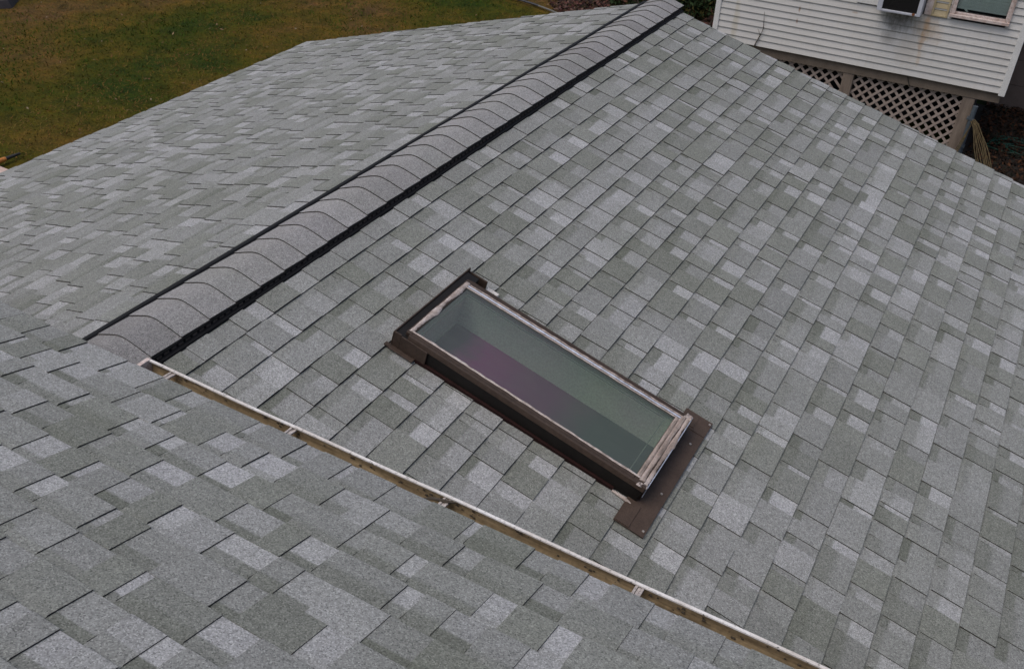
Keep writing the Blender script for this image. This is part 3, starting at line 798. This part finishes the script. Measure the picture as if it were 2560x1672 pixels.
# window
wroot = empty('window'); wroot.parent = nb; wroot.location = NO
x0, x1, zb = WIN; zt = -.3; fw = .055
mb = MB()
mb.box(x0, x0+fw, YW-.045, YW+.06, zb+.045, zt); mb.box(x1-fw, x1, YW-.045, YW+.06, zb+.045, zt); mb.box(x0, x1, YW-.045, YW+.06, zt, zt+fw)
mb.box(x0+fw, x1-fw, YW-.02, YW+.06, zb+.045, zb+.075)
mb.box(x0-.012, x0-.001, YW-.05, YW+.02, zb+.03, zt); mb.box(x1+.001, x1+.012, YW-.05, YW+.02, zb+.02, zt)
mb.build('frame', M_SILL, wroot, bevel=.004)
mb = MB(); mb.box(x0-.01, x1+.015, YW-.075, YW+.05, zb, zb+.043); mb.build('sill', M_SILL, wroot, bevel=.005)
mb = MB(); mb.face([(x0+fw, YW-.005, zb+.075), (x1-fw, YW-.005, zb+.075), (x1-fw, YW-.005, zt), (x0+fw, YW-.005, zt)]); mb.build('pane', M_WGLASS, wroot)
mb = MB()
for i in range(26):
    z = zb+.115+i*.045
    mb.hexa([(x0+fw+.005, YW+.022, z), (x1-fw-.005, YW+.022, z), (x1-fw-.005, YW+.040, z+.042), (x0+fw+.005, YW+.040, z+.042),
             (x0+fw+.005, YW+.0235, z-.001), (x1-fw-.005, YW+.0235, z-.001), (x1-fw-.005, YW+.0415, z+.041), (x0+fw+.005, YW+.0415, z+.041)])
mb.hexa([(1.535, YW+.022, -1.715), (1.61, YW+.022, -1.772), (1.63, YW+.022, -1.762), (1.57, YW+.022, -1.705), (1.535, YW+.025, -1.715), (1.61, YW+.025, -1.772), (1.63, YW+.025, -1.762), (1.57, YW+.025, -1.705)])
mb.build('blind', M_BLIND, wroot)
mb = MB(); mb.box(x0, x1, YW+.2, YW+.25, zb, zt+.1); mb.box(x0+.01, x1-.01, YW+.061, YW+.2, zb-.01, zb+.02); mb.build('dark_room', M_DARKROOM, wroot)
# yellowed siding piece between window and air conditioner
mb = MB(); a, b, z = YB
mb.box(a, a+.028, YW-.034, YW+.0, z, -.6); mb.box(b-.026, b, YW-.034, YW+.0, z, -.6); mb.box(a+.028, b-.026, YW-.034, YW, z, z+.018)
for i in range(10):
    z0 = z+.018+i*CH*.98
    mb.hexa([(a+.028, YW-.024, z0), (b-.026, YW-.024, z0), (b-.026, YW+.02, z0), (a+.028, YW+.02, z0), (a+.028, YW-.006, z0+CH*.97), (b-.026, YW-.006, z0+CH*.97), (b-.026, YW+.02, z0+CH*.97), (a+.028, YW+.02, z0+CH*.97)])
npart(mb.build('yellowed_siding_patch', M_YELLOW))
# second window, holding the air conditioner: side panel, sill and jamb
mb = MB(); mb.box(.09, .43, YW-.03, YW+.05, -1.875, -1.2); mb.box(.09, 1.06, YW-.01, YW+.06, -1.2, -.5)
npart(mb.build('window_panel', M_TRIMW, bevel=.003))
mb = MB(); mb.box(1.058, 1.153, YW-.022, YW+.05, -1.885, -.6); npart(mb.build('rusty_jamb', M_SILL), 'rust stained jamb beside the air conditioner')

# air conditioner (a thing of its own, sits in the window)
ac = tag(empty('air_conditioner', (.735, 8, -1.87)), 'window air conditioner with dark coil jutting from the white siding, rusty corner', 'air conditioner')
AO = Vector((-.735, -8, 1.87))
def apart(o, label=None): o.parent = ac; o.location = AO; return o
x0, x1, zb, zt, yf = .425, 1.041, -1.877, -1.45, 7.75
mb = MB(); t = .045
mb.box(x0, x0+t+.022, yf, YW+.2, zb, zt); mb.box(x1-t-.012, x1, yf, YW+.2, zb, zt)
mb.box(x0+t+.022, x1-t-.012, yf, YW+.2, zb, zb+.028); mb.box(x0+t+.022, x1-t-.012, yf, YW+.2, zt-.04, zt)
apart(mb.build('casing', M_ACBODY, bevel=.004))
mb = MB(); mb.box(x0+t+.022, x1-t-.012, yf+.03, yf+.06, zb+.028, zt-.04)
for i in range(64):
    x = x0+t+.026+i*(x1-x0-2*t-.04)/64; mb.box(x, x+.0022, yf+.018, yf+.03, zb+.03, zt-.045)
apart(mb.build('coil_grille', M_GRILLE))
mb = MB()
Rr = random.Random(4)
mb.tube([(x1-.095, yf-.0015, zb+.022), (x1-.095, yf-.004, zb+.022)], .022, 9); apart(mb.build('rust_spot', M_RUSTSPOT))

# brown wall beyond the corner
mb = MB(); mb.box(2.2, 7.5, YW+2.6, YW+2.75, G, 0.4)
for i in range(9): mb.box(2.2, 7.5, YW+2.585, YW+2.6, G+.02+i*.42, G+.43+i*.42)
tag(mb.build('brown_wall', M_FOUND), 'dark brown wall beyond the right corner of the white house', 'wall')
# pipe on the post
mb = MB(); mb.tube([(2.128, YW-.02, -3.05), (2.122, YW-.02, -3.22), (2.118, YW-.02, -3.5), (2.118, YW-.02, G+.001)], [.036, .036, .034, .034], 12)
for z in (-3.26, -3.7): mb.box(2.06, 2.16, YW-.058, YW+.039, z, z+.025)
tag(mb.build('drain_pipe', M_PIPE), 'blue grey drain pipe running down beside the right lattice post', 'pipe')
# bundle of straw coloured strands
mb = MB(); Rb = random.Random(8)
ctr = [(2.148, -.06, -3.25), (2.215, -.11, -3.30), (2.29, -.15, -3.42), (2.37, -.20, -3.55), (2.44, -.25, -3.67), (2.52, -.30, -3.80), (2.58, -.34, G+.01)]
for i in range(8):
    k = (i-3.5)/3.5; o1 = Rb.uniform(-.006, .006); o2 = Rb.uniform(0, 6)
    pts = []
    for j, (x, y, z) in enumerate(ctr):
        t = j/6; wdt = .020+.070*min(1, t*1.8)
        pts.append((x+k*wdt*.75+o1*t+.006*sin(j*1.7+o2), YW+y-.02*abs(k), max(z+k*wdt*.7+.008*sin(j*1.3+o2), G+.012)))
    fine = []
    for j in range(len(pts)-1):
        for q in range(4): fine.append(Vector(pts[j]).lerp(Vector(pts[j+1]), q/4))
    fine.append(Vector(pts[-1]))
    mb.tube(fine, [.0075+.0018*sin(n_*1.9+i) for n_ in range(len(fine))], 6)
for i in range(3):
    pts = [(2.15+.01*i, YW-.06, -3.27), (2.13-.012*i, YW-.10, -3.5), (2.09-.022*i, YW-.14, -3.75), (2.075-.03*i, YW-.16, G+.012)]
    mb.tube(pts, .007, 6)
tag(mb.build('rope', M_ROPE), 'bundle of straw coloured rope strands hanging from the lattice post to the ground', 'rope')
# green hose
mb = MB(); pts = []
for i in range(170):
    a = i*.21; q1 = mnoise.noise(Vector((a*.33, 1, 2))); q2 = mnoise.noise(Vector((a*.29, 7, 3))); q3 = mnoise.noise(Vector((a*.5, 3, 9)))
    r = .34+.34*q1
    pts.append((2.95+1.5*r*cos(a)+.5*q2, 8.85+.8*r*sin(a)+.35*q3, G+.04+.05*abs(q3)))
mb.tube(pts, .0145, 6)
tag(mb.build('garden_hose', M_HOSE), 'tangled green garden hose lying on dark leaves right of the lattice', 'hose')
# dry vine on siding
mb = MB(); yv = YW-.03
mb.tube([(-1.319, yv, -2.80), (-1.285, yv, -2.70), (-1.254, yv, -2.609), (-1.235, yv, -2.55), (-1.229, yv, -2.50), (-1.242, yv, -2.38), (-1.258, yv, -2.25)], [.009, .009, .008, .006, .006, .004, .002], 6)
mb.tube([(-1.264, yv, -2.62), (-1.285, yv, -2.575), (-1.316, yv, -2.522)], [.004, .003, .0015], 5)
tag(mb.build('dry_vine', M_TWIG), 'thin dry vine climbing the lower left of the white siding', 'vine')
mb = MB(); mb.tube([(1.081, YW+.0, SB-.001), (1.10, YW+.02, -2.88), (1.14, YW+.025, -2.966)], .006, 5)
tag(mb.build('dangling_wire', M_CABLE), 'short dark wire dangling from under the siding over the lattice', 'wire')

# ------------------------------------------------------------------ odds and ends on the left
tool = tag(empty('yard_tool', (-9.59, .29, G)), 'orange yard tool with a black tube end lying on the lawn past the left eave', 'tool')
m_ = MB(); m_.tube([(0, 0, .070), (0, -.01, .070), (-.006, -.20, .072), (-.008, -.225, .072)], [.014, .018, .026, .026], 14); m_.build('tube', M_GRIP, tool)
m_ = MB(); m_.tube([(-.008, -.2255, .072), (-.008, -.24, .072), (.0, -.33, .075), (.01, -.42, .085), (.03, -.58, .10), (.04, -.66, .09)], [.027, .032, .036, .055, .085, .05], 14); m_.build('body', M_ORANGE, tool)
m_ = MB(); m_.tube([(.015, -.42, .13), (.02, -.46, .20), (.03, -.56, .21), (.04, -.64, .14)], [.014, .016, .016, .014], 10); m_.build('handle', M_GRIP, tool)
mb = MB()
mb.box(-10.3, -9.27, -.95, -.115, G+.035, G+.06)
for x in (-10.22, -9.80, -9.36): mb.box(x, x+.05, -.93, -.13, G+.002, G+.0345)
tag(mb.build('board', M_BOARD, bevel=.004), 'pinkish bare board lying on the lawn beside the orange tool', 'board')
mb = MB(); Rs = random.Random(2); ring = []
c = Vector((-16.42, 4.70, G))
ra = [(c.x+.62*cos(a)*Rs.uniform(.85, 1.1), c.y+.5*sin(a)*Rs.uniform(.85, 1.1)) for a in [2*pi*i/11 for i in range(11)]]
lo = [Vector((x, y, G+.002)) for x, y in ra]; hi = [Vector((c.x+(x-c.x)*.86, c.y+(y-c.y)*.86, G+.16+.02*Rs.random())) for x, y in ra]
mb.face(hi)
for i in range(11): mb.face([lo[i], lo[(i+1) % 11], hi[(i+1) % 11], hi[i]])
tag(mb.build('stone', M_STONE, weld=True, bevel=.03), 'flat dark grey stone lying on the far left corner of the lawn', 'stone')
# dark tube lying across the lawn
mb = MB()
pa, pb = Vector((-7.9, 11.2, G+.06)), Vector((-5.9, 10.55, G+.06))
pts = [pa.lerp(pb, t/14)+Vector((0, .10*sin(t/14*pi), .0)) for t in range(15)]
tube = empty('tube', pa); tag(tube, 'thin dark tube with a grey end lying on the lawn beyond the left rake', 'tube')
m_ = MB(); m_.tube([p-pa for p in pts[:8]], .024, 8); m_.build('sleeve', M_CABLE, tube)
m_ = MB(); m_.tube([p-pa for p in pts[7:]], .019, 8); m_.build('end', M_CABLEG, tube)
